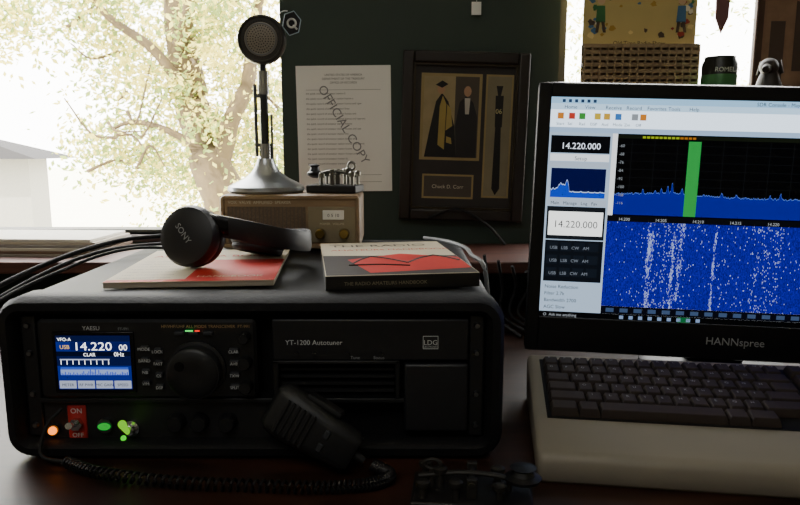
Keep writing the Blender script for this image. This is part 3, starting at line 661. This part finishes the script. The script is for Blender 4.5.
limb('trunk',[(-1.05,D,-.95),(-1.12,D,-.4),(-1.22,D,.0),(-1.33,D,.35),(-1.45,D+.1,.75),(-1.5,D+.1,1.3),(-1.45,D,2.0)],.19,.07)
limb('branch_1',[(-1.25,D,.15),(-1.12,D-.1,.5),(-1.0,D-.1,.75),(-.95,D,1.2),(-.8,D,1.8)],.07,.025)
limb('branch_2',[(-1.42,D,.65),(-1.6,D-.1,.95),(-1.85,D-.2,1.15),(-2.1,D-.2,1.5)],.04,.015)
limb('branch_3',[(-1.33,D,.3),(-1.6,D,.45),(-1.85,D+.1,.5),(-2.0,D+.1,.45)],.03,.01)
limb('branch_4',[(-1.46,D,1.0),(-1.3,D-.2,1.3),(-1.1,D-.3,1.7)],.05,.02)
rt=random.Random(11)
for k in range(16):
    x=rt.uniform(-2.2,-.8);z=rt.uniform(.1,1.3);dx=rt.uniform(-.35,.35)
    limb('twig_%d'%k,[(x,D+rt.uniform(-.3,.4),z),(x+dx*.5,D,z+rt.uniform(-.1,.2)),(x+dx,D,z+rt.uniform(-.2,.35))],.012,.004)
def leaves(nm,clusters,n,size,col):
    V=[];F=[]
    for i in range(n):
        c=random.choice(clusters);v=Vector([random.gauss(0,1) for _ in range(3)])*.5
        p=Vector((c[0]+v.x*c[3],c[1]+v.y*c[3],c[2]+v.z*c[3]*.8))
        a=Vector([random.uniform(-1,1) for _ in range(3)]).normalized();b=a.orthogonal().normalized();s=size*random.uniform(.5,1.5)
        k=len(V);V+=[p-a*s,p-b*s*.5,p+a*s,p+b*s*.5];F.append((k,k+1,k+2,k+3))
    m=bpy.data.materials.new(nm+'_mat');m.use_nodes=True;nt=m.node_tree;b=nt.nodes['Principled BSDF'];c=lin(col)
    b.inputs['Roughness'].default_value=.8
    tc=nt.nodes.new('ShaderNodeTexCoord');nz=nt.nodes.new('ShaderNodeTexNoise');nz.inputs['Scale'].default_value=5
    mx=nt.nodes.new('ShaderNodeMix');mx.data_type='RGBA';mx.inputs[6].default_value=(c[0]*.5,c[1]*.52,c[2]*.4,1);mx.inputs[7].default_value=(*[min(1,x*1.3) for x in c],1)
    nt.links.new(tc.outputs['Object'],nz.inputs[0]);nt.links.new(nz.outputs[0],mx.inputs[0]);nt.links.new(mx.outputs[2],b.inputs['Base Color'])
    tr=nt.nodes.new('ShaderNodeBsdfTranslucent');nt.links.new(mx.outputs[2],tr.inputs[0])
    ms=nt.nodes.new('ShaderNodeMixShader');ms.inputs[0].default_value=.45;nt.links.new(b.outputs[0],ms.inputs[1]);nt.links.new(tr.outputs[0],ms.inputs[2]);nt.links.new(ms.outputs[0],nt.nodes['Material Output'].inputs[0])
    mk(nm,g,V,F,m,smooth=False,fixn=False)
cl=[(random.uniform(-2.2,-.7),random.uniform(D-.3,D+.8),random.uniform(.1,1.7),random.uniform(.15,.45)) for _ in range(60)]
cl+=[(random.uniform(-3.0,-2.3),D+random.uniform(-.3,.3),random.uniform(1.0,1.6),.22) for _ in range(9)]
cl+=[(random.uniform(-2.2,-.8),D+random.uniform(.8,1.6),random.uniform(-.6,.4),.35) for _ in range(16)]
cl+=[(random.uniform(1.2,3.2),D+random.uniform(0,1.6),random.uniform(.6,1.8),.4) for _ in range(8)]
leaves('foliage_yellow',cl,15000,.022,'#d8cc70'); leaves('foliage_green',cl[::2],9000,.022,'#8e9e58')
# ------------------------------------------------------------ LIGHT
w=bpy.data.worlds.new('sky');scene.world=w;w.use_nodes=True;bg=w.node_tree.nodes['Background'];bg.inputs[0].default_value=(1,.99,.96,1);bg.inputs[1].default_value=14
def light(nm,kind,loc,rot,en,col=(1,1,1),**k):
    l=bpy.data.lights.new(nm,kind);l.energy=en;l.color=col
    for a,b in k.items(): setattr(l,a,b)
    o=bpy.data.objects.new(nm,l);o.location=loc;o.rotation_euler=rot;scene.collection.objects.link(o);return o
sq=Vector((.45,.55,-.8)).to_track_quat('-Z','Y').to_euler()
light('sun','SUN',(0,-3,6),sq,16,(1,.94,.78),angle=R(1))
light('room_fill','AREA',(-.4,-1.0,1.70),(0,0,0),15,(1,.99,.96),shape='RECTANGLE',size=1.4,size_y=1.0)  # added soft fill behind the camera to brighten the interior, no real lamp
for i,(a,b) in enumerate(((WL0,WL1),(WR0,WR1))):
    o=light('window_portal_%d'%i,'AREA',((a+b)/2,WY+.13,(WB+WT)/2),(R(-90),0,0),1,shape='RECTANGLE',size=b-a,size_y=WT-WB); o.data.cycles.is_portal=True
# ------------------------------------------------------------ CAMERA
cd=bpy.data.cameras.new('camera');cd.lens=30;cd.sensor_width=36;cd.clip_start=.02;cam=bpy.data.objects.new('camera',cd)
cam.location=(0,0,.33);cam.rotation_euler=(R(90-9),0,0);scene.collection.objects.link(cam);scene.camera=cam
for o in bpy.data.objects:
    if o.parent is None: o.location.z+=.75
